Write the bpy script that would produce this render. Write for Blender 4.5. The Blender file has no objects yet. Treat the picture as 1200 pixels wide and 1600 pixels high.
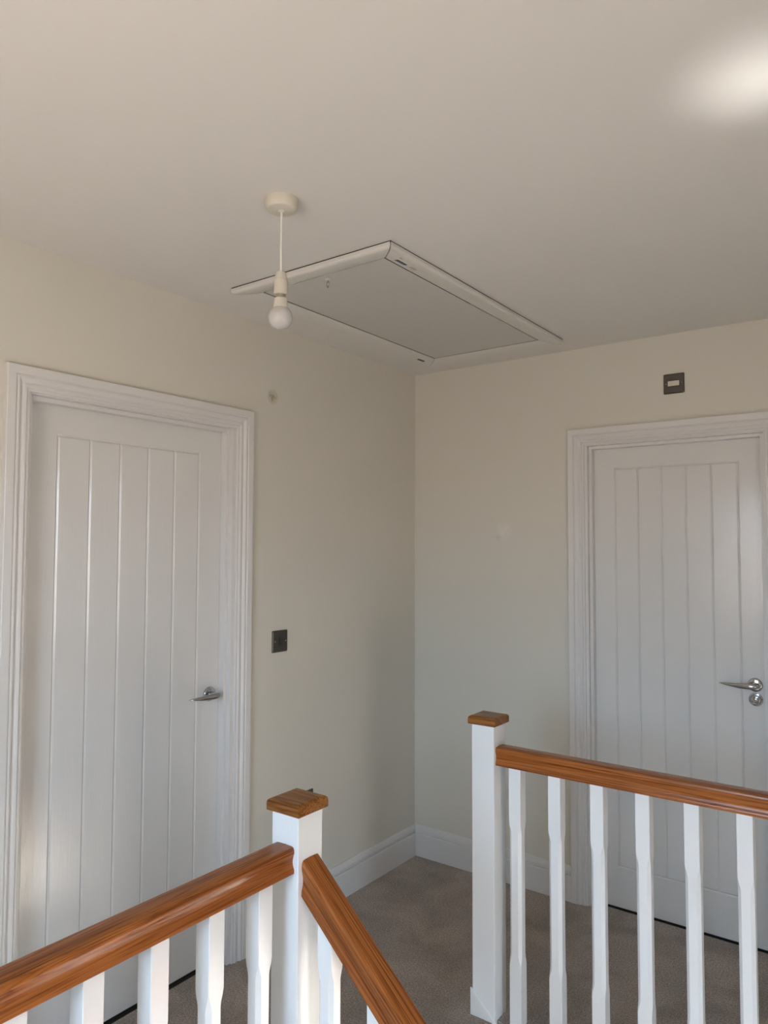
import bpy, bmesh, math, random
from mathutils import Vector, Matrix
random.seed(4)
scene = bpy.context.scene
COL = scene.collection

# ------------------------------------------------------------------ camera
F_PX = 1149.9
YAW, PITCH, ROLL = 0.6344907, 0.0474670, 0.0030707
cam = bpy.data.cameras.new('camera')
cam_o = bpy.data.objects.new('camera', cam); COL.objects.link(cam_o)
cam.sensor_fit = 'VERTICAL'; cam.sensor_height = 36.0
cam.lens = F_PX / 1600.0 * 36.0
cam.clip_start = 0.02
_F = Vector((-math.sin(YAW)*math.cos(PITCH), math.cos(YAW)*math.cos(PITCH), math.sin(PITCH)))
_R0 = Vector((math.cos(YAW), math.sin(YAW), 0)); _U0 = _R0.cross(_F)
_R = math.cos(ROLL)*_R0 + math.sin(ROLL)*_U0
_U = math.cos(ROLL)*_U0 - math.sin(ROLL)*_R0
cam_o.matrix_world = Matrix(((_R.x, _U.x, -_F.x, 2.08832), (_R.y, _U.y, -_F.y, -3.10354), (_R.z, _U.z, -_F.z, 1.52209), (0, 0, 0, 1)))
scene.camera = cam_o

# ------------------------------------------------------------------ light
W1 = (0.86, 1.74, 0.92, 2.00)          # window in the wall behind the camera: x0, x1, z0, z1
W2 = (-3.05, -2.20, -0.55, 0.85)       # unseen stair window added in the right-hand wall for upward light: y0, y1, z0, z1
YB, XR = -3.75, 3.3                     # inner faces of the rear and right-hand walls
world = bpy.data.worlds.new('sky'); scene.world = world; world.use_nodes = True
wn = world.node_tree
SKY = (12.0, 17.5, 23.5); GROUND = (11.2, 9.7, 8.7)      # clear sky above the horizon, sunlit ground below it
bg = wn.nodes['Background']
_tc = wn.nodes.new('ShaderNodeTexCoord'); _sx = wn.nodes.new('ShaderNodeSeparateXYZ'); wn.links.new(_tc.outputs['Generated'], _sx.inputs[0])
_mr = wn.nodes.new('ShaderNodeMapRange'); _mr.inputs[1].default_value = -.02; _mr.inputs[2].default_value = .10; wn.links.new(_sx.outputs['Z'], _mr.inputs[0])
_mx = wn.nodes.new('ShaderNodeMix'); _mx.data_type = 'RGBA'; wn.links.new(_mr.outputs[0], _mx.inputs[0])
_mx.inputs[6].default_value = (*GROUND, 1); _mx.inputs[7].default_value = (*SKY, 1)
wn.links.new(_mx.outputs[2], bg.inputs['Color'])
bg.inputs['Strength'].default_value = 1.0

sun = bpy.data.lights.new('sun', 'SUN'); sun.energy = 110.0; sun.angle = 0.009; sun.color = (1.0, 0.965, 0.92)
sun_o = bpy.data.objects.new('sun', sun); COL.objects.link(sun_o)
sun_o.rotation_euler = Vector((0.55, 2.82, -1.65)).to_track_quat('-Z', 'Y').to_euler()

def portal(name, loc, sx, sy, direction):
    l = bpy.data.lights.new(name, 'AREA'); l.shape = 'RECTANGLE'; l.size = sx; l.size_y = sy
    l.cycles.is_portal = True
    o = bpy.data.objects.new(name, l); COL.objects.link(o); o.location = loc
    o.rotation_euler = Vector(direction).to_track_quat('-Z', 'Z').to_euler()
portal('window_portal', ((W1[0]+W1[1])/2, YB-0.10, (W1[2]+W1[3])/2), W1[1]-W1[0], W1[3]-W1[2], (0, 1, 0))
portal('added_window_portal', (XR+0.10, (W2[0]+W2[1])/2, (W2[2]+W2[3])/2), W2[1]-W2[0], W2[3]-W2[2], (-1, 0, 0))

# added spot in the stairwell, stands in for sunlight bounced to the ceiling
sp = bpy.data.lights.new('sun_glint_stand_in', 'SPOT'); sp.energy = 230; sp.spot_size = math.radians(6.6); sp.spot_blend = 1.0
sp.shadow_soft_size = 0.09; sp.color = (1.0, 0.98, 0.94)
sp_o = bpy.data.objects.new('sun_glint_stand_in', sp); COL.objects.link(sp_o); sp_o.location = (2.0, -1.30, -0.10)
sp_o.rotation_euler = (Vector((1.870, -1.610, 2.4)) - Vector((2.0, -1.30, -0.10))).to_track_quat('-Z', 'Y').to_euler()

vs = scene.view_settings
vs.view_transform = 'Standard'; vs.look = 'None'; vs.gamma = 1.0; vs.use_curve_mapping = False
vs.exposure = -0.18
scene.cycles.max_bounces = 12; scene.cycles.diffuse_bounces = 8
scene.cycles.sample_clamp_indirect = 16.0

# ------------------------------------------------------------------ materials
def new_mat(name, color=(.8, .8, .8), rough=.5, metal=0.0, spec=0.5):
    m = bpy.data.materials.new(name); m.use_nodes = True
    b = m.node_tree.nodes['Principled BSDF']
    b.inputs['Base Color'].default_value = (*color, 1)
    b.inputs['Roughness'].default_value = rough
    b.inputs['Metallic'].default_value = metal
    b.inputs['Specular IOR Level'].default_value = spec
    return m
def N(m, t, **kw):
    n = m.node_tree.nodes.new(t)
    for k, v in kw.items():
        if k in n.inputs: n.inputs[k].default_value = v
        else: setattr(n, k, v)
    return n
def L(m, a, b): m.node_tree.links.new(a, b)
def bsdf(m): return m.node_tree.nodes['Principled BSDF']
def coords(m, scale=(1, 1, 1), rot=(0, 0, 0), kind='Object'):
    tc = N(m, 'ShaderNodeTexCoord'); mp = N(m, 'ShaderNodeMapping')
    mp.inputs['Scale'].default_value = scale; mp.inputs['Rotation'].default_value = rot
    L(m, tc.outputs[kind], mp.inputs['Vector']); return mp.outputs['Vector']
def add_bump(m, height, strength, dist):
    b = N(m, 'ShaderNodeBump'); b.inputs['Strength'].default_value = strength; b.inputs['Distance'].default_value = dist
    L(m, height, b.inputs['Height']); L(m, b.outputs['Normal'], bsdf(m).inputs['Normal']); return b
def noise(m, vec, scale, detail=3, rough=.5, dist=0):
    n = N(m, 'ShaderNodeTexNoise'); n.inputs['Scale'].default_value = scale; n.inputs['Detail'].default_value = detail
    n.inputs['Roughness'].default_value = rough; n.inputs['Distortion'].default_value = dist
    L(m, vec, n.inputs['Vector']); return n.outputs['Fac']
def ramp(m, fac, stops):
    r = N(m, 'ShaderNodeValToRGB'); el = r.color_ramp.elements
    while len(el) < len(stops): el.new(0.5)
    for e, (p, c) in zip(el, stops): e.position = p; e.color = (*c, 1)
    L(m, fac, r.inputs['Fac']); return r.outputs['Color']
def mixc(m, fac, a, b, mode='MIX'):
    x = N(m, 'ShaderNodeMix', data_type='RGBA', blend_type=mode)
    for s, v in ((0, fac), (6, a), (7, b)):
        if hasattr(v, 'links'): L(m, v, x.inputs[s])
        elif s == 0: x.inputs[s].default_value = v
        else: x.inputs[s].default_value = (*v, 1)
    return x.outputs[2]

def paint(name, col, rough, smudges=()):
    m = new_mat(name, col, rough, spec=.3)
    v = coords(m, kind='Object')
    add_bump(m, noise(m, v, 260, 3), .12, .0006)
    out = None
    if smudges:
        out = col
        geo = N(m, 'ShaderNodeNewGeometry')
        nz = noise(m, geo.outputs['Position'], 70, 4, .7)
        for (c, rad, tint, amt) in smudges:
            d = N(m, 'ShaderNodeVectorMath', operation='DISTANCE'); L(m, geo.outputs['Position'], d.inputs[0]); d.inputs[1].default_value = c
            mr = N(m, 'ShaderNodeMapRange'); mr.inputs[1].default_value = rad; mr.inputs[2].default_value = rad*.3
            mr.inputs[3].default_value = 0; mr.inputs[4].default_value = 1; L(m, d.outputs['Value'], mr.inputs[0])
            th = N(m, 'ShaderNodeMapRange'); th.inputs[1].default_value = .34; th.inputs[2].default_value = .56; L(m, nz, th.inputs[0])
            mu = N(m, 'ShaderNodeMath', operation='MULTIPLY'); L(m, mr.outputs[0], mu.inputs[0]); L(m, th.outputs[0], mu.inputs[1])
            mu2 = N(m, 'ShaderNodeMath', operation='MULTIPLY'); L(m, mu.outputs[0], mu2.inputs[0]); mu2.inputs[1].default_value = amt
            out = mixc(m, mu2.outputs[0], out, tint)
        L(m, out, bsdf(m).inputs['Base Color'])
    return m
WALL_C = (.635, .61, .545)
M_wall = paint('cream_emulsion', WALL_C, .62)
M_wall_l = paint('cream_emulsion_scuffed', WALL_C, .62, [((0, -1.019, 2.12), .034, (.36, .32, .20), 1.0)])
M_wall_b = paint('cream_emulsion_marked', WALL_C, .62, [((.50, 0, 1.60), .05, (.78, .77, .72), .4), ((.47, 0, 1.57), .02, (.5, .47, .4), .5)])
M_ceil = paint('ceiling_emulsion', (.71, .69, .66), .7)
M_panel = paint('hatch_panel_paint', (.57, .555, .525), .5)
M_gloss = new_mat('white_gloss', (.765, .785, .80), .22, spec=.5)
_v = coords(M_gloss, (1, 1, .12)); add_bump(M_gloss, noise(M_gloss, _v, 320, 3), .22, .0008)
M_satin = new_mat('white_satin_trim', (.66, .65, .64), .38)
M_door = new_mat('white_grained_door', (.655, .65, .64), .17)
_v = coords(M_door, (1, 1, .045))
add_bump(M_door, noise(M_door, _v, 210, 3, .6, .3), .42, .0009)
M_dark = new_mat('dark_gap_shade', (.02, .018, .016), .9)  # near-black standing in for shade in gaps and the loft
M_plastic = new_mat('cream_plastic', (.62, .585, .50), .35)
M_plastic_w = new_mat('white_upvc', (.66, .645, .61), .3)
M_cord = new_mat('white_flex', (.80, .78, .72), .5)
M_opal = new_mat('opal_bulb', (.56, .55, .53), .12)
bsdf(M_opal).inputs['Subsurface Weight'].default_value = .3
bsdf(M_opal).inputs['Subsurface Radius'].default_value = (.02, .02, .02)
M_cap_metal = new_mat('brass_lamp_cap', (.42, .38, .30), .4, .9)
M_chrome = new_mat('polished_chrome', (.50, .51, .52), .07, 1.0)
M_steel = new_mat('dark_brushed_steel', (.125, .112, .10), .36, 1.0)
_v = coords(M_steel, (1, 1, 30)); add_bump(M_steel, noise(M_steel, _v, 60, 2), .1, .0003)
M_black = new_mat('black_insert', (.02, .018, .018), .4)
M_navy = new_mat('navy_print', (.008, .012, .05), .5)
M_blue = new_mat('pale_blue_print', (.10, .13, .26), .5)
M_paper = new_mat('torn_paper', (.52, .44, .33), .8)

def oak(name, grain='x', rot=(0, 0, 0), warm=1.0, seed=0.0):
    m = new_mat(name, (.35, .15, .04), .22, spec=.25)
    s = {'x': (.7, 24, 24), 'y': (24, .7, 24)}[grain]
    tc = N(m, 'ShaderNodeTexCoord')
    mp0 = N(m, 'ShaderNodeMapping'); mp0.inputs['Rotation'].default_value = rot
    L(m, tc.outputs['Object'], mp0.inputs['Vector'])
    mp = N(m, 'ShaderNodeMapping'); mp.inputs['Scale'].default_value = s; mp.inputs['Location'].default_value = (seed, seed*1.7, seed*.6)
    L(m, mp0.outputs['Vector'], mp.inputs['Vector']); v = mp.outputs['Vector']
    big = noise(m, v, 1.6, 2, .5, .5)
    mulb = N(m, 'ShaderNodeMath', operation='MULTIPLY'); mulb.inputs[1].default_value = 13.0; L(m, big, mulb.inputs[0])
    fr = N(m, 'ShaderNodeMath', operation='PINGPONG'); fr.inputs[1].default_value = .5; L(m, mulb.outputs[0], fr.inputs[0])
    ring = ramp(m, fr.outputs[0], [(0.0, (0, 0, 0)), (.16, (.55, .55, .55)), (.5, (1, 1, 1))])
    mp2 = N(m, 'ShaderNodeMapping'); mp2.inputs['Scale'].default_value = {'x': (2.6, 230, 230), 'y': (230, 2.6, 230)}[grain]
    L(m, mp0.outputs['Vector'], mp2.inputs['Vector'])
    fine = noise(m, mp2.outputs['Vector'], 1.0, 4, .65)
    tone = noise(m, v, .8, 2)
    base = ramp(m, tone, [(.3, (.28*warm, .086, .019)), (.7, (.42*warm, .148, .038))])
    dark = mixc(m, 1.0, base, (.62, .52, .44), 'MULTIPLY')
    c1 = mixc(m, ring, dark, base)
    pores = ramp(m, fine, [(.38, (.40, .31, .25)), (.50, (1, 1, 1))])
    c2 = mixc(m, .8, c1, pores, 'MULTIPLY')
    L(m, c2, bsdf(m).inputs['Base Color'])
    add_bump(m, fine, .10, .0006)
    return m
M_oak_x = oak('varnished_oak_x', 'x', seed=3.1)
M_oak_y = oak('varnished_oak_y', 'y', seed=1.3)
M_oak_s = oak('varnished_oak_slope', 'x', rot=(0, -math.radians(42), 0), seed=5.2)
M_oak_c = oak('varnished_oak_cap', 'x', warm=.82, seed=7.7)

M_carpet = new_mat('grey_beige_carpet', (.27, .23, .2), .95, spec=.1)
_v = coords(M_carpet)
_f = noise(M_carpet, _v, 170, 5, .8); _b = noise(M_carpet, _v, 4.5, 4, .55, .6)
_c = ramp(M_carpet, _f, [(.34, (.17, .137, .118)), (.5, (.40, .34, .30)), (.66, (.68, .60, .54))])
_t = ramp(M_carpet, _b, [(.36, (.78, .775, .77)), (.64, (1.08, 1.07, 1.06))])
L(M_carpet, mixc(M_carpet, 1.0, _c, _t, 'MULTIPLY'), bsdf(M_carpet).inputs['Base Color'])
add_bump(M_carpet, noise(M_carpet, _v, 190, 4, .7), .9, .006)
bsdf(M_carpet).inputs['Sheen Weight'].default_value = .15


# ------------------------------------------------------------------ helpers
def link(name, me, mat, parent=None, loc=None):
    me.materials.append(mat) if not me.materials else None
    o = bpy.data.objects.new(name, me); COL.objects.link(o)
    if parent is not None: o.parent = parent
    if loc is not None: o.location = loc
    return o
def obj(name, bm, mat, parent=None, loc=None, smooth=None):
    bmesh.ops.recalc_face_normals(bm, faces=bm.faces[:])
    off = None
    if parent is not None:
        p = parent; off = Vector((0, 0, 0))
        while p is not None: off += p.location; p = p.parent
        bmesh.ops.translate(bm, verts=bm.verts[:], vec=-off)
    me = bpy.data.meshes.new(name); bm.to_mesh(me); bm.free()
    if smooth is not None:
        for p in me.polygons: p.use_smooth = True
        try: me.set_sharp_from_angle(angle=math.radians(smooth))
        except Exception: pass
    return link(name, me, mat, parent, loc)
def empty(name, loc, label=None, cat=None, kind=None, group=None):
    o = bpy.data.objects.new(name, None); COL.objects.link(o); o.location = loc; o.empty_display_size = .05
    return tag(o, label, cat, kind, group)
def tag(o, label=None, cat=None, kind=None, group=None):
    if label: o['label'] = label
    if cat: o['category'] = cat
    if kind: o['kind'] = kind
    if group: o['group'] = group
    return o
def box(bm, lo, hi, bevel=0, seg=2):
    x0, y0, z0 = lo; x1, y1, z1 = hi
    vs_ = [bm.verts.new(p) for p in ((x0,y0,z0),(x1,y0,z0),(x1,y1,z0),(x0,y1,z0),(x0,y0,z1),(x1,y0,z1),(x1,y1,z1),(x0,y1,z1))]
    fs = [bm.faces.new([vs_[i] for i in f]) for f in ((3,2,1,0),(4,5,6,7),(0,1,5,4),(1,2,6,5),(2,3,7,6),(3,0,4,7))]
    if bevel:
        es = list({e for f in fs for e in f.edges})
        bmesh.ops.bevel(bm, geom=es, offset=bevel, segments=seg, affect='EDGES', profile=.5)
    return bm
def newbox(lo, hi, bevel=0, seg=2): return box(bmesh.new(), lo, hi, bevel, seg)
def loft(bm, rings, cap=True):
    vr = [[bm.verts.new(p) for p in r] for r in rings]
    n = len(vr[0])
    for a, b in zip(vr, vr[1:]):
        for i in range(n):
            bm.faces.new((a[i], a[(i+1) % n], b[(i+1) % n], b[i]))
    if cap:
        bm.faces.new(vr[0][::-1]); bm.faces.new(vr[-1])
    return bm
def lathe(bm, prof, origin=(0, 0, 0), axis='z', seg=40):
    """prof: (radius, height) list"""
    rings = []
    for r, h in prof:
        ring = []
        for i in range(seg):
            a = 2*math.pi*i/seg; u, v = max(r, 1e-5)*math.cos(a), max(r, 1e-5)*math.sin(a)
            p = {'z': (u, v, h), 'x': (h, u, v), 'y': (u, h, v)}[axis]
            ring.append(Vector(p) + Vector(origin))
        rings.append(ring)
    return loft(bm, rings)
def wallmap(side):
    """(s along wall, n out of the wall into the landing, z) -> world"""
    if side == 'left': return lambda s, n, z: Vector((n, s, z))
    return lambda s, n, z: Vector((s, -n, z))
def mbox(M, s0, s1, n0, n1, z0, z1, bevel=0, bm=None, seg=2):
    a, b = M(s0, n0, z0), M(s1, n1, z1)
    lo = [min(a[i], b[i]) for i in range(3)]; hi = [max(a[i], b[i]) for i in range(3)]
    return box(bm or bmesh.new(), lo, hi, bevel, seg)

# ------------------------------------------------------------------ room shell
H = 2.4
T = .14
LIN = {'left': (-2.000, -1.225), 'back': (.905, 1.597)}     # clear opening between the linings
HEAD = 1.965
def wall_with_opening(name, M, s_lo, s_hi, o0, o1, otop, mat):
    bm = bmesh.new()
    mbox(M, s_lo, o0, -T, 0, 0, H, bm=bm); mbox(M, o1, s_hi, -T, 0, 0, H, bm=bm)
    mbox(M, o0, o1, -T, 0, otop, H, bm=bm)
    mbox(M, s_lo, s_hi, -T-.04, -T-.001, 0, H, bm=bm)
    return tag(obj(name, bm, mat), kind='structure')
ML, MB = wallmap('left'), wallmap('back')
LT = .026  # lining thickness
wall_with_opening('wall_left', ML, YB, 0, LIN['left'][0]-LT, LIN['left'][1]+LT, HEAD+LT, M_wall_l)
wall_with_opening('wall_back', MB, 0, XR, LIN['back'][0]-LT, LIN['back'][1]+LT, HEAD+LT, M_wall_b)
# rear wall with window, right wall with the added stair window, down to the storey below
ZL = -2.6
bm = bmesh.new()
for lo, hi in (((-.14, YB-.2, ZL), (W1[0], YB, H)), ((W1[1], YB-.2, ZL), (XR+.2, YB, H)),
               ((W1[0], YB-.2, ZL), (W1[1], YB, W1[2])), ((W1[0], YB-.2, W1[3]), (W1[1], YB, H))): box(bm, lo, hi)
tag(obj('wall_front', bm, M_wall), kind='structure')
bm = bmesh.new()
for lo, hi in (((XR, YB, ZL), (XR+.2, W2[0], H)), ((XR, W2[1], ZL), (XR+.2, .14, H)),
               ((XR, W2[0], ZL), (XR+.2, W2[1], W2[2])), ((XR, W2[0], W2[3]), (XR+.2, W2[1], H))): box(bm, lo, hi)
tag(obj('wall_right', bm, M_wall), kind='structure')
def window(name, axis, a0, a1, z0, z1, plane, label):
    e = empty(name, ((a0+a1)/2, plane, z0) if axis == 'x' else (plane, (a0+a1)/2, z0), label, 'window', 'structure')
    def b(n, u0, u1, w0, w1, d0, d1):
        lo = (u0, plane+d0, w0) if axis == 'x' else (plane+d0, u0, w0)
        hi = (u1, plane+d1, w1) if axis == 'x' else (plane+d1, u1, w1)
        obj(n, newbox(lo, hi, .003), M_satin, e)
    f = .05
    b('window_frame', a0, a0+f, z0, z1, -.03, .03); b('window_frame', a1-f, a1, z0, z1, -.03, .03)
    b('window_frame', a0+f, a1-f, z0, z0+f, -.03, .03); b('window_frame', a0+f, a1-f, z1-f, z1, -.03, .03)
    m = a0+(a1-a0)*.27; b('mullion', m-.025, m+.025, z0+f, z1-f, -.03, .03)
window('window_1', 'x', W1[0], W1[1], W1[2], W1[3], YB-.15, 'white framed window in the wall behind the viewer')
window('added_stair_window', 'y', W2[0], W2[1], W2[2], W2[3], XR+.15, 'unseen white framed window added beside the stairs for light')

# ceiling with the loft opening
HX0, HX1, HY0, HY1 = .283, .801, -1.354, -.262     # inner edge of the hatch trim
bm = bmesh.new()
g = .012
for lo, hi in (((-.14, YB-.1, H), (HX0-g, .14, H+.1)), ((HX1+g, YB-.1, H), (XR+.1, .14, H+.1)),
               ((HX0-g, YB-.1, H), (HX1+g, HY0-g, H+.1)), ((HX0-g, HY1+g, H), (HX1+g, .14, H+.1))): box(bm, lo, hi)
tag(obj('ceiling', bm, M_ceil), kind='structure')

# landing floor round the stairwell, then the stairs (mostly below the frame)
SX = .930; SY1 = -.915; SY0 = -2.98
bm = bmesh.new()
for lo, hi in (((-.14, YB, -.24), (SX, .14, 0)), ((SX, SY1, -.24), (XR, .14, 0)), ((SX, YB, -.24), (XR, SY0, 0))): box(bm, lo, hi)
tag(obj('floor', bm, M_carpet), kind='structure')
bm = bmesh.new()
box(bm, (-.14, YB, ZL-.1), (XR, .14, ZL))
tag(obj('floor_lower', bm, M_carpet), kind='structure')
bm = bmesh.new()
box(bm, (-.14, SY1, ZL), (XR, SY1+.1, -.24)); box(bm, (SX-.1, YB, ZL), (SX, SY0, -.24)); box(bm, (SX-.1, SY0, ZL), (SX-.001, SY1, -.24))
box(bm, (SX, SY0-.1, ZL), (XR, SY0, -.24))
tag(obj('wall_stairwell', bm, M_wall), kind='structure')
stairs = empty('staircase', (SX, -1.39, 0), 'carpeted stairs going down between the two balustrades', 'stairs', 'structure')
G, RZ = .222, .2
for k in range(6):
    obj('tread', newbox((SX+k*G+.002, -1.835, -RZ*(k+1)-.2), (SX+(k+1)*G+.02, SY1-.002, -RZ*(k+1)), .012), M_carpet, stairs)
obj('half_landing', newbox((SX+6*G+.02, SY0, -1.45), (XR-.002, SY1-.002, -1.4)), M_carpet, stairs)
# raking strings: the far one runs over the face of the newel
def string(name, y0, y1, x_start, z_start):
    bm = bmesh.new(); s = .9; x1 = SX+6*G; pts = [(x_start, z_start), (x1, z_start-s*(x1-x_start)), (x1, z_start-s*(x1-x_start)-.30), (x_start, z_start-.34)]
    loft(bm, [[(x, y0, z) for x, z in pts], [(x, y1, z) for x, z in pts]])
    bmesh.ops.bevel(bm, geom=bm.edges[:], offset=.002, segments=2, affect='EDGES')
    obj(name, bm, M_gloss, stairs)
string('string_board', -.9375, -.9305, .8495, .086)
string('string_board', -1.845, -1.790, .9365, .02)

bm = bmesh.new(); box(bm, (-1.0, YB-.75, 2.06), (XR+.9, YB-.2, 2.2)); box(bm, (XR+.2, YB-.2, 2.06), (XR+.75, .6, 2.2))  # unseen overhang, added to cut off the upper sun beam
tag(obj('sun_cutoff_eaves', bm, M_satin), kind='structure')

# ------------------------------------------------------------------ skirting
SK = [(0, 0), (.018, 0), (.018, .106), (.0165, .1085), (.0075, .1098), (.0075, .1145), (.0125, .1165), (.0125, .126), (.0100, .136), (.0085, .143), (.0065, .1465), (0, .147)]
def skirting(name, M, s0, s1, m0=0, m1=0):
    bm = bmesh.new()
    loft(bm, [[M(s0+m0*t, t, z) for t, z in SK], [M(s1+m1*t, t, z) for t, z in SK]])
    return tag(obj(name, bm, M_satin), kind='structure')
AW = .071
aL = {k: (v[0]-.009, v[1]+.017 if k == 'left' else v[1]+.010) for k, v in LIN.items()}   # architrave inner edges
aL['back'] = (LIN['back'][0]-.012, LIN['back'][1]+.007)
ATOP = 1.969
skirting('baseboard_left', ML, aL['left'][1]+AW, 0, 0, -1)
skirting('baseboard_left_near', ML, YB, aL['left'][0]-AW)
skirting('baseboard_back', MB, 0, aL['back'][0]-AW, 1, 0)
skirting('baseboard_back_right', MB, aL['back'][1]+AW, XR)

# ------------------------------------------------------------------ doors
ARCH = [(0, 0), (0, .0185), (.0015, .020), (.0245, .020), (.0258, .0185), (.0262, .0155), (.0285, .0155), (.0305, .0170), (.0340, .0178), (.0375, .0168), (.0410, .0138),
        (.0440, .0110), (.0470, .0106), (.0520, .0128), (.0580, .0136), (.0610, .0120), (.0622, .0088), (.0650, .0092), (.0695, .0090), (.071, .0075), (.071, 0)]   # u from outer edge, thickness
def make_door(name, M, key, label, leafn, grooves, ztop_groove, zbot_groove, hs, hz, escutcheon, handle_label):
    l0, l1 = LIN[key]; a0, a1 = aL[key]
    root = empty(name, M((l0+l1)/2, 0, 0), label, 'door', 'structure')
    # lining
    for s0, s1, z0, z1 in ((l0-LT, l0, 0, HEAD+LT), (l1, l1+LT, 0, HEAD+LT), (l0, l1, HEAD, HEAD+LT)):
        obj('door_lining', mbox(M, s0, s1, -T, .001, z0, z1, .001), M_satin, root)
    # stops
    st = .014; sn0, sn1 = leafn+.001, leafn+.030
    for s0, s1, z0, z1 in ((l0, l0+st, 0, HEAD), (l1-st, l1, 0, HEAD), (l0+st, l1-st, HEAD-st, HEAD)):
        obj('door_stop', mbox(M, s0, s1, sn0, sn1, z0, z1, .0015), M_satin, root)
    # mitred architrave
    zt = ATOP+AW
    bm = bmesh.new(); loft(bm, [[M(a0-AW+u, t, 0) for u, t in ARCH], [M(a0-AW+u, t, zt-u) for u, t in ARCH]]); obj('architrave', bm, M_satin, root)
    bm = bmesh.new(); loft(bm, [[M(a1+AW-u, t, 0) for u, t in ARCH], [M(a1+AW-u, t, zt-u) for u, t in ARCH]]); obj('architrave', bm, M_satin, root)
    bm = bmesh.new(); loft(bm, [[M(a0-AW+u, t, zt-u) for u, t in ARCH], [M(a1+AW-u, t, zt-u) for u, t in ARCH]]); obj('architrave', bm, M_satin, root)
    obj('door_gap_shade', mbox(M, l0, l1, -T, leafn+.006, .0002, .0015), M_dark, root)  # dark strip in place of the shade under the leaf
    # leaf: stile-and-rail frame round the boarded panel
    p0, p1 = l0+.003, l1-.003; z0, z1 = (.013 if key == 'left' else .007), HEAD-.003
    b0, b1 = grooves[0], grooves[-1]; gd, gw = .0048, .0052
    leaf = None
    def ring(s0, s1, n, za, zb): return [M(s0, n, za), M(s1, n, za), M(s1, n, zb), M(s0, n, zb)]
    bm = bmesh.new()
    loft(bm, [ring(b0, b1, leafn-.02, zbot_groove, ztop_groove), ring(b0, b1, leafn-gd, zbot_groove, ztop_groove),
              ring(b0-gw, b1+gw, leafn, zbot_groove-gw, ztop_groove+gw), ring(p0+.002, p1-.002, leafn, z0+.002, z1-.002), ring(p0, p1, leafn-.002, z0, z1),
              ring(p0, p1, leafn-.044, z0, z1)])
    leaf = obj('door_leaf', bm, M_door, root)
    for ga, gb in zip(grooves, grooves[1:]):
        bm = bmesh.new()
        loft(bm, [ring(ga, gb, leafn-.02, zbot_groove, ztop_groove), ring(ga, gb, leafn-gd, zbot_groove, ztop_groove),
                  ring(ga+gw, gb-gw, leafn, zbot_groove+gw, ztop_groove-gw)])
        obj('plank', bm, M_door, leaf)
    # lever handle on a round rose
    ax = 'x' if key == 'left' else 'y'; sg = 1 if key == 'left' else -1
    h = empty('door_handle', M(hs, leafn, hz)); 
    h.parent = root; h.location = M(hs, leafn, hz) - root.location
    h['label'] = handle_label
    def lathe_n(prof, s, z): # profile along the wall normal
        return lathe(bmesh.new(), [(r, sg*n) for r, n in prof], M(s, leafn, z), ax, 36)
    obj('rose', lathe_n([(.0265, 0), (.0265, .004), (.0255, .0065), (.0225, .0085), (.018, .0095), (.012, .0105)], hs, hz), M_chrome, h, smooth=35)
    obj('neck', lathe_n([(.0105, .009), (.0095, .014), (.009, .030), (.0098, .040), (.0095, .046)], hs, hz), M_chrome, h, smooth=35)
    secs = [(.0155, .001, .001, .045, .0), (.0145, .0050, .0050, .045, .0), (.010, .0085, .0075, .0455, -.0005), (.002, .0112, .0088, .046, -.001), (-.012, .0118, .0090, .0465, -.0015),
            (-.030, .0112, .0080, .0465, -.002), (-.050, .0098, .0068, .046, -.002), (-.072, .0078, .0055, .045, -.0015), (-.094, .0054, .0042, .043, -.0005), (-.112, .0030, .0026, .041, .0005), (-.124, .0006, .0006, .0395, .001)]
    rings = []
    for ds, rz_, rn, nn, dz in secs:
        rings.append([M(hs+ds, leafn+nn+rn*math.cos(a), hz+dz+rz_*math.sin(a)) for a in [2*math.pi*i/20 for i in range(20)]])
    obj('lever', loft(bmesh.new(), rings), M_chrome, h, smooth=50)
    if escutcheon:
        k = obj('turn_escutcheon', lathe_n([(.0255, 0), (.0255, .0035), (.0240, .0060), (.0205, .0068), (.0185, .0050), (.0165, .0050), (.0150, .0068), (.0125, .0075), (.0105, .0060), (.0085, .0062), (.0068, .0085), (.0040, .0095)], hs+.001, hz-.056), M_chrome, root, smooth=35)
        k['label'] = 'chrome ringed round lock escutcheon'
    return root
make_door('door_1', ML, 'left', 'white boarded door left of the corner with chrome lever', -.050,
          [-1.886 + .109*i for i in range(6)], 1.861, .185, -1.281, .981, False, 'tapered chrome lever handle')
make_door('door_2', MB, 'back', 'white boarded door on the right behind the balustrade', -.047,
          [1.0095 + .0976*i for i in range(6)], 1.862, .178, 1.546, .997, True, 'pointed chrome lever handle')

# ------------------------------------------------------------------ balustrades
NW = .082
def newel(cx, cy, ztop, zbot, parent, cap_mat):
    h = NW/2
    p = obj('newel_post', newbox((cx-h, cy-h, zbot), (cx+h, cy+h, ztop), .002), M_gloss, parent)
    k = .0505; bm = bmesh.new()
    def sq(r, z): return [(cx-r, cy-r, z), (cx+r, cy-r, z), (cx+r, cy+r, z), (cx-r, cy+r, z)]
    prof = [(k-.002, 0), (k, .0015), (k, .0175), (k-.0008, .0210), (k-.0026, .0240), (k-.0055, .0262), (k-.0090, .0272), (k-.0120, .0275)]
    loft(bm, [sq(r, ztop+z) for r, z in prof])
    c = obj('newel_cap', bm, cap_mat, p)
    return p
RAIL = [(-.0295, 0), (-.0295, .0075), (-.0280, .0110), (-.0258, .0160), (-.0246, .0230), (-.0250, .0300), (-.0268, .0370), (-.0288, .0425), (-.0295, .0470), (-.0291, .0515), (-.0278, .0550), (-.0250, .0574), (-.0210, .0583), (0, .0590)]
RAIL = RAIL + [(-u, v) for u, v in RAIL[-2::-1]]
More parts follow.
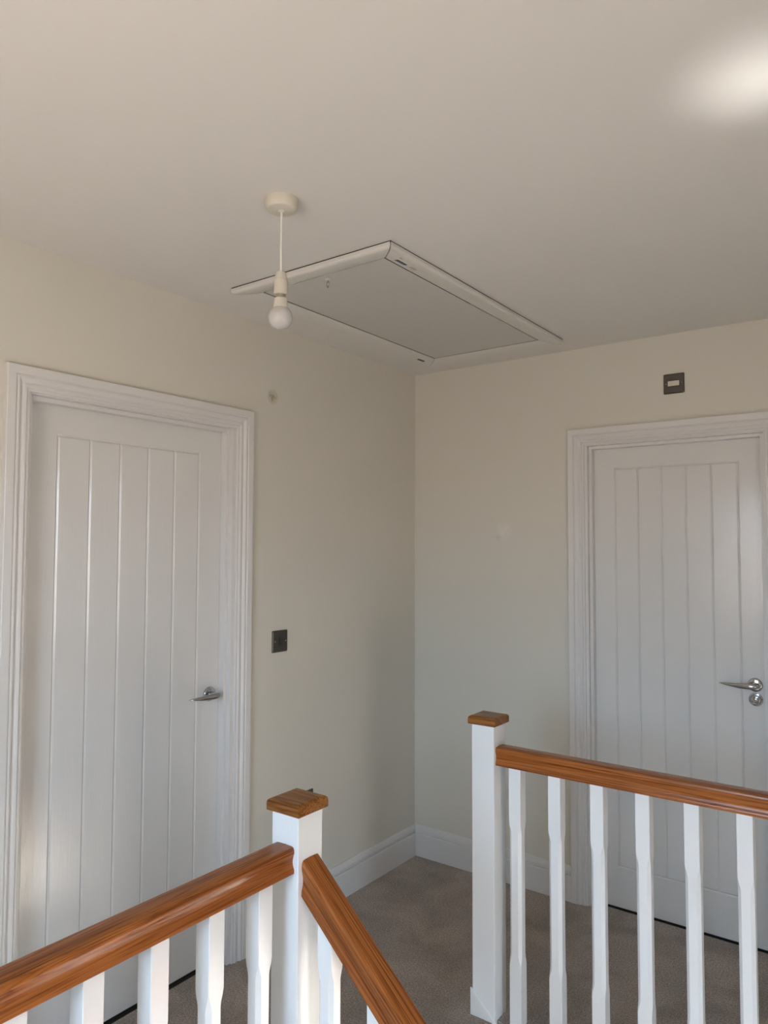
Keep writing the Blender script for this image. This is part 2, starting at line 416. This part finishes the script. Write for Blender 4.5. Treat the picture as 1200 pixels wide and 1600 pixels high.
def baluster_mesh(z0, zb, zt, z1, slope0=0.0, slope1=0.0, axis='x'):
    """square stick with stop-chamfered middle; ends can be cut on a slope"""
    h = .0205; bm = bmesh.new(); rings = []
    tr = .034
    def oc(c, z, sl=0.0):
        a = h-c
        pts = [(-a, -h), (a, -h), (h, -a), (h, a), (a, h), (-a, h), (-h, a), (-h, -a)]
        return [(x, y, z+sl*x) for x, y in pts]
    e, m = .0014, .0092
    spec = [(e, z0, slope0), (e, zb, 0), (.0036, zb+tr*.35, 0), (.0078, zb+tr*.75, 0), (m, zb+tr, 0), (m, zt-tr, 0), (.0078, zt-tr*.75, 0), (.0036, zt-tr*.35, 0), (e, zt, 0), (e, z1, slope1)]
    loft(bm, [oc(*s) for s in spec])
    bmesh.ops.recalc_face_normals(bm, faces=bm.faces[:])
    me = bpy.data.meshes.new('baluster'); bm.to_mesh(me); bm.free(); me.materials.append(M_gloss)
    return me

# landing balustrade running towards the viewer on the left
N1 = (.895, -1.818); N2 = (.895, -.889)
ba = empty('balustrade', (N1[0], -2.40, 0), 'white spindle balustrade with oak handrail before the left-hand door', 'balustrade')
newel(N1[0], N1[1], .9145, -.25, ba, M_oak_c)
newel(N1[0], -2.98, .9145, 0, ba, M_oak_c)
z0 = .7875
bm = bmesh.new(); loft(bm, [[(N1[0]+u, y, z0+v) for u, v in RAIL] for y in (-2.939, N1[1]-NW/2)])
obj('handrail', bm, M_oak_y, ba, smooth=26)
me = baluster_mesh(0, .17, .628, z0+.004)
for k in range(8):
    y = -1.937 - .1368*k
    if y < -2.91: break
    link('baluster', me, M_gloss, ba, Vector((N1[0], y, 0)) - ba.location)

# raking banister going down the stairs
S = .9; CS = math.cos(math.atan(S))
bs = empty('banister', (1.5, N1[1], -.5), 'oak stair handrail sloping down to the right from the nearer newel', 'banister')
xs = N1[0]+NW/2+.0006; zr = .8155 - .059/CS
bm = bmesh.new(); loft(bm, [[(x, N1[1]+u, zr - S*(x-xs) + v/CS) for u, v in RAIL] for x in (xs, xs+1.32)])
obj('handrail', bm, M_oak_s, bs, smooth=26)
for k in range(9):
    x = .9975 + .1385*k; dz = -S*(x-.9975)
    zt = zr - S*(x-xs) + .004
    if k == 0: mes = baluster_mesh(.05-.0975, .17-.06, .598, zt+.0, -S, -S)
    o = link('baluster', mes, M_gloss, bs, Vector((x, N1[1], dz)) - bs.location)

# far landing balustrade behind the stairwell
bf = empty('balustrade', (1.9, N2[1], 0), 'white spindle balustrade with oak handrail in front of the right-hand door', 'balustrade')
newel(N2[0], N2[1], .9365, -.25, bf, M_oak_c)
z0 = .8095
bm = bmesh.new(); loft(bm, [[(x, N2[1]+u, z0+v) for u, v in RAIL] for x in (N2[0]+NW/2, XR)])
obj('handrail', bm, M_oak_x, bf, smooth=26)
me = baluster_mesh(0, .187, .637, z0+.004)
for k in range(17):
    link('baluster', me, M_gloss, bf, Vector((.9985+.1356*k, N2[1], 0)) - bf.location)

# ------------------------------------------------------------------ loft hatch
hatch = empty('loft_hatch', ((HX0+HX1)/2, (HY0+HY1)/2, H), 'white ceiling loft hatch with plastic trim and pull ring', 'loft hatch')
TW = .0765
TP = [(0, .4), (0, 2.3905), (.003, 2.3885), (.018, 2.3840), (.040, 2.3800), (.060, 2.3785), (.069, 2.3790), (.0740, 2.3820), (.0765, 2.3870), (.0765, 2.3958), (.004, 2.3958)]
TP = [(u, z) for u, z in TP if z > 1]
def trim(axis, fixed, sgn, a0, a1):
    """axis: run direction; fixed: inner edge; sgn: outward direction"""
    bm = bmesh.new(); rings = []
    gap = .0020
    for a, d in ((a0, -1), (a1, 1)):
        r = []
        for u, z in TP:
            run = a + d*(u-gap); off = fixed + sgn*u
            r.append((run, off, z) if axis == 'x' else (off, run, z))
        rings.append(r)
    loft(bm, rings); return obj('trim', bm, M_plastic_w, hatch)
t_near = trim('x', HY0, -1, HX0, HX1); t_far = trim('x', HY1, 1, HX0, HX1)
t_left = trim('y', HX0, -1, HY0, HY1); t_right = trim('y', HX1, 1, HY0, HY1)
pg = .0055
bm = bmesh.new(); e_ = TW-.0022
for lo, hi in (((HX0-e_, HY0-e_, 2.396), (HX1+e_, HY0-.004, 2.3998)), ((HX0-e_, HY1+.004, 2.396), (HX1+e_, HY1+e_, 2.3998)),
               ((HX0-e_, HY0-.004, 2.396), (HX0-.004, HY1+.004, 2.3998)), ((HX1+.004, HY0-.004, 2.396), (HX1+e_, HY1+.004, 2.3998))): box(bm, lo, hi)
sl0 = obj('trim_gap_shade', bm, M_dark, hatch); sl0['label'] = 'dark strip for the shaded gap, showing as a thin line'  # painted dark for the shade between trim and ceiling
bm = bmesh.new()
for lo, hi in (((HX0+.0004, HY1-pg, 2.3915), (HX1-.0004, HY1-.0004, 2.3955)), ((HX0+.0004, HY0, 2.3915), (HX0+pg, HY1-pg, 2.3955)), ((HX1-pg, HY0, 2.3915), (HX1-.0004, HY0+.52, 2.3955))): box(bm, lo, hi)
obj('panel_gap_shade', bm, M_dark, hatch)  # dark strips stand in for shade round the panel
obj('hatch_panel', newbox((HX0+pg, HY0+pg, 2.3905), (HX1-pg, HY1-pg, 2.404), .001), M_panel, hatch)
bm = bmesh.new()
for lo, hi in (((HX0-.05, HY0-.05, 2.501), (HX1+.05, HY1+.05, 2.52)),): box(bm, lo, hi)
obj('upstand', bm, M_dark, hatch)
# small pull ring hanging from a plate
HK = Vector((.545, -1.318, 2.3905))
lt = obj('catch_plate', lathe(bmesh.new(), [(.0095, 0), (.0095, -.003), (.007, -.0045)], HK, 'z', 24), M_plastic_w, hatch, smooth=35)
def torus(c, R, r, nrm, seg=28, sub=8):
    bm = bmesh.new(); n = Vector(nrm).normalized(); u = n.orthogonal().normalized(); w = n.cross(u); rings = []
    for i in range(seg):
        a = 2*math.pi*i/seg; d = u*math.cos(a)+w*math.sin(a)
        rings.append([Vector(c)+d*(R+r*math.cos(b))+n*r*math.sin(b) for b in [2*math.pi*j/sub for j in range(sub)]])
    loft(bm, rings+[rings[0]], cap=False); bmesh.ops.remove_doubles(bm, verts=bm.verts[:], dist=1e-6); return bm
rg = obj('pull_ring', torus(HK+Vector((0, 0, -.0165)),   .0105, .0017, (.5, .8, 0)), M_chrome, hatch, smooth=60)
rg['label'] = 'small chrome pull ring'
# sticker left on the trim, with torn paper, and a catch slot
def flat_on_right(name, u0, u1, y0, y1, mat, parent, lift=.0004):
    def zz(u):
        for (ua, za), (ub, zb) in zip(TP[1:], TP[2:]):
            if ua <= u <= ub: return za+(zb-za)*(u-ua)/(ub-ua)
        return 2.38
    bm = bmesh.new(); r = []
    for u in (u0, u1):
        r.append([(HX1+u, y0, zz(u)-lift), (HX1+u, y1, zz(u)-lift), (HX1+u, y1, zz(u)), (HX1+u, y0, zz(u))])
    loft(bm, r); return obj(name, bm, mat, parent)
flat_on_right('sticker', .030, .037, -1.338, -1.287, M_navy, hatch)
flat_on_right('sticker', .023, .0298, -1.338, -1.287, M_blue, hatch)
flat_on_right('torn_paper', .050, .056, -1.352, -1.336, M_paper, hatch)
flat_on_right('torn_paper', .026, .038, -1.268, -1.236, M_paper, hatch)
sl = obj('catch_slot', newbox((HX0-.048, -.335, 2.3780), (HX0-.038, -.285, 2.3806), .0004), M_black, hatch)

# ------------------------------------------------------------------ pendant light
PX, PY = .795, -1.788
pen = empty('pendant_light', (PX, PY, H), 'bare opal bulb hanging on white flex from round ceiling rose', 'pendant light')
def lz(prof, mat, name, sm=40, parent=pen, seg=40):
    return obj(name, lathe(bmesh.new(), prof, (PX, PY, 0), 'z', seg), mat, parent, smooth=sm)
lz([(.0435, 2.4), (.0438, 2.397), (.0425, 2.386), (.0390, 2.3755), (.0375, 2.3735), (.0350, 2.3725), (.0085, 2.3715), (.0075, 2.3695), (.0050, 2.3675)], M_plastic, 'ceiling_rose')
lz([(.0026, 2.3715), (.0026, 2.300), (.0026, 2.214)], M_cord, 'flex', seg=14)
lh = lz([(.0040, 2.2155), (.0105, 2.2140), (.0135, 2.2080), (.0155, 2.1985), (.0160, 2.1930), (.0150, 2.1925), (.0150, 2.1910), (.0168, 2.1905), (.0170, 2.1650), (.0175, 2.1600), (.0175, 2.1560), (.0150, 2.1560)], M_plastic, 'lamp_holder', 30)
bl = lz([(.0118, 2.160), (.0118, 2.1465), (.0125, 2.1460)], M_cap_metal, 'lamp_cap', 30)
bulb = lz([(.0130, 2.1470), (.0160, 2.1455), (.0165, 2.1400), (.0178, 2.1270), (.0190, 2.1210)], M_plastic, 'bulb_collar', 30)
prof = [(.0189, 2.1212)]
cz, R = 2.0975, .0303
for i in range(18):
    a = math.radians(51 - i*(51+90)/17); prof.append((R*math.cos(a), cz+R*math.sin(a)))
lz(prof, M_opal, 'bulb_globe', 60, seg=48)

# ------------------------------------------------------------------ wall plates
def plate(name, M, s, z, label, cat, w=.086, mat=M_steel):
    e = empty(name, M(s, 0, z), label, cat)
    bm = bmesh.new()
    def rr(h, n, c):
        pts = []
        for sx, sz in ((1, 1), (-1, 1), (-1, -1), (1, -1)):
            q = [(sx*(h-c), sz*h), (sx*h, sz*(h-c))]
            pts += q if sx*sz < 0 else q[::-1]
        return [M(s+a, n, z+b) for a, b in pts]
    hw = w/2
    loft(bm, [rr(hw, 0, .003), rr(hw, .0025, .003), rr(hw-.004, .0062, .003)])
    obj('plate', bm, mat, e)
    for d in (-.0302, .0302):
        bm = lathe(bmesh.new(), [(.0034, 0), (.0034, .0010), (.0022, .0014)] if False else [(.0034, 0), (.0022, .0012)], (0, 0, 0), 'z', 14)
        for v in bm.verts: v.co = M(s+d+v.co.x, .0060+v.co.z, z+v.co.y)
        obj('screw', bm, M_chrome, e)
    return e
sw = plate('light_switch', ML, -.968, 1.1455, 'dark metal light switch on the wall beside the left-hand door', 'light switch')
obj('rocker_surround', mbox(ML, -.968-.0085, -.968+.0085, .0060, .0068, 1.1455-.0145, 1.1455+.0145, .0003), M_black, sw)
bm = bmesh.new()
def rock(n0, n1): return None
loft(bm, [[ML(-.968+a, .0062, 1.1455+b) for a, b in ((-.006, -.012), (.006, -.012), (.006, .012), (-.006, .012))],
          [ML(-.968+a, .0092+b*.12, 1.1455+b) for a, b in ((-.0055, -.0115), (.0055, -.0115), (.0055, .0115), (-.0055, .0115))]])
obj('rocker', bm, M_steel, sw)
fs = plate('fan_isolator_switch', MB, 1.275, 2.193, 'dark metal isolator switch plate high above the right-hand door', 'fan switch', .082)
obj('rocker_surround', mbox(MB, 1.275-.0255, 1.275+.0255, .0060, .0068, 2.193-.0130, 2.193+.0130, .0003), M_black, fs)
obj('rocker', mbox(MB, 1.275-.0225, 1.275+.0225, .0062, .0102, 2.193-.0105, 2.193+.0105, .001), M_plastic, fs)
so = plate('wall_socket', ML, -.805, .473, 'dark metal wall socket half hidden behind the nearer newel cap', 'socket')
for a, b, w_, h_ in ((0, .016, .0022, .004), (-.011, -.006, .0032, .0022), (.011, -.006, .0032, .0022)):
    obj('pin_slot', mbox(ML, -.805+a-w_, -.805+a+w_, .0058, .0066, .473+b-h_, .473+b+h_), M_black, so)
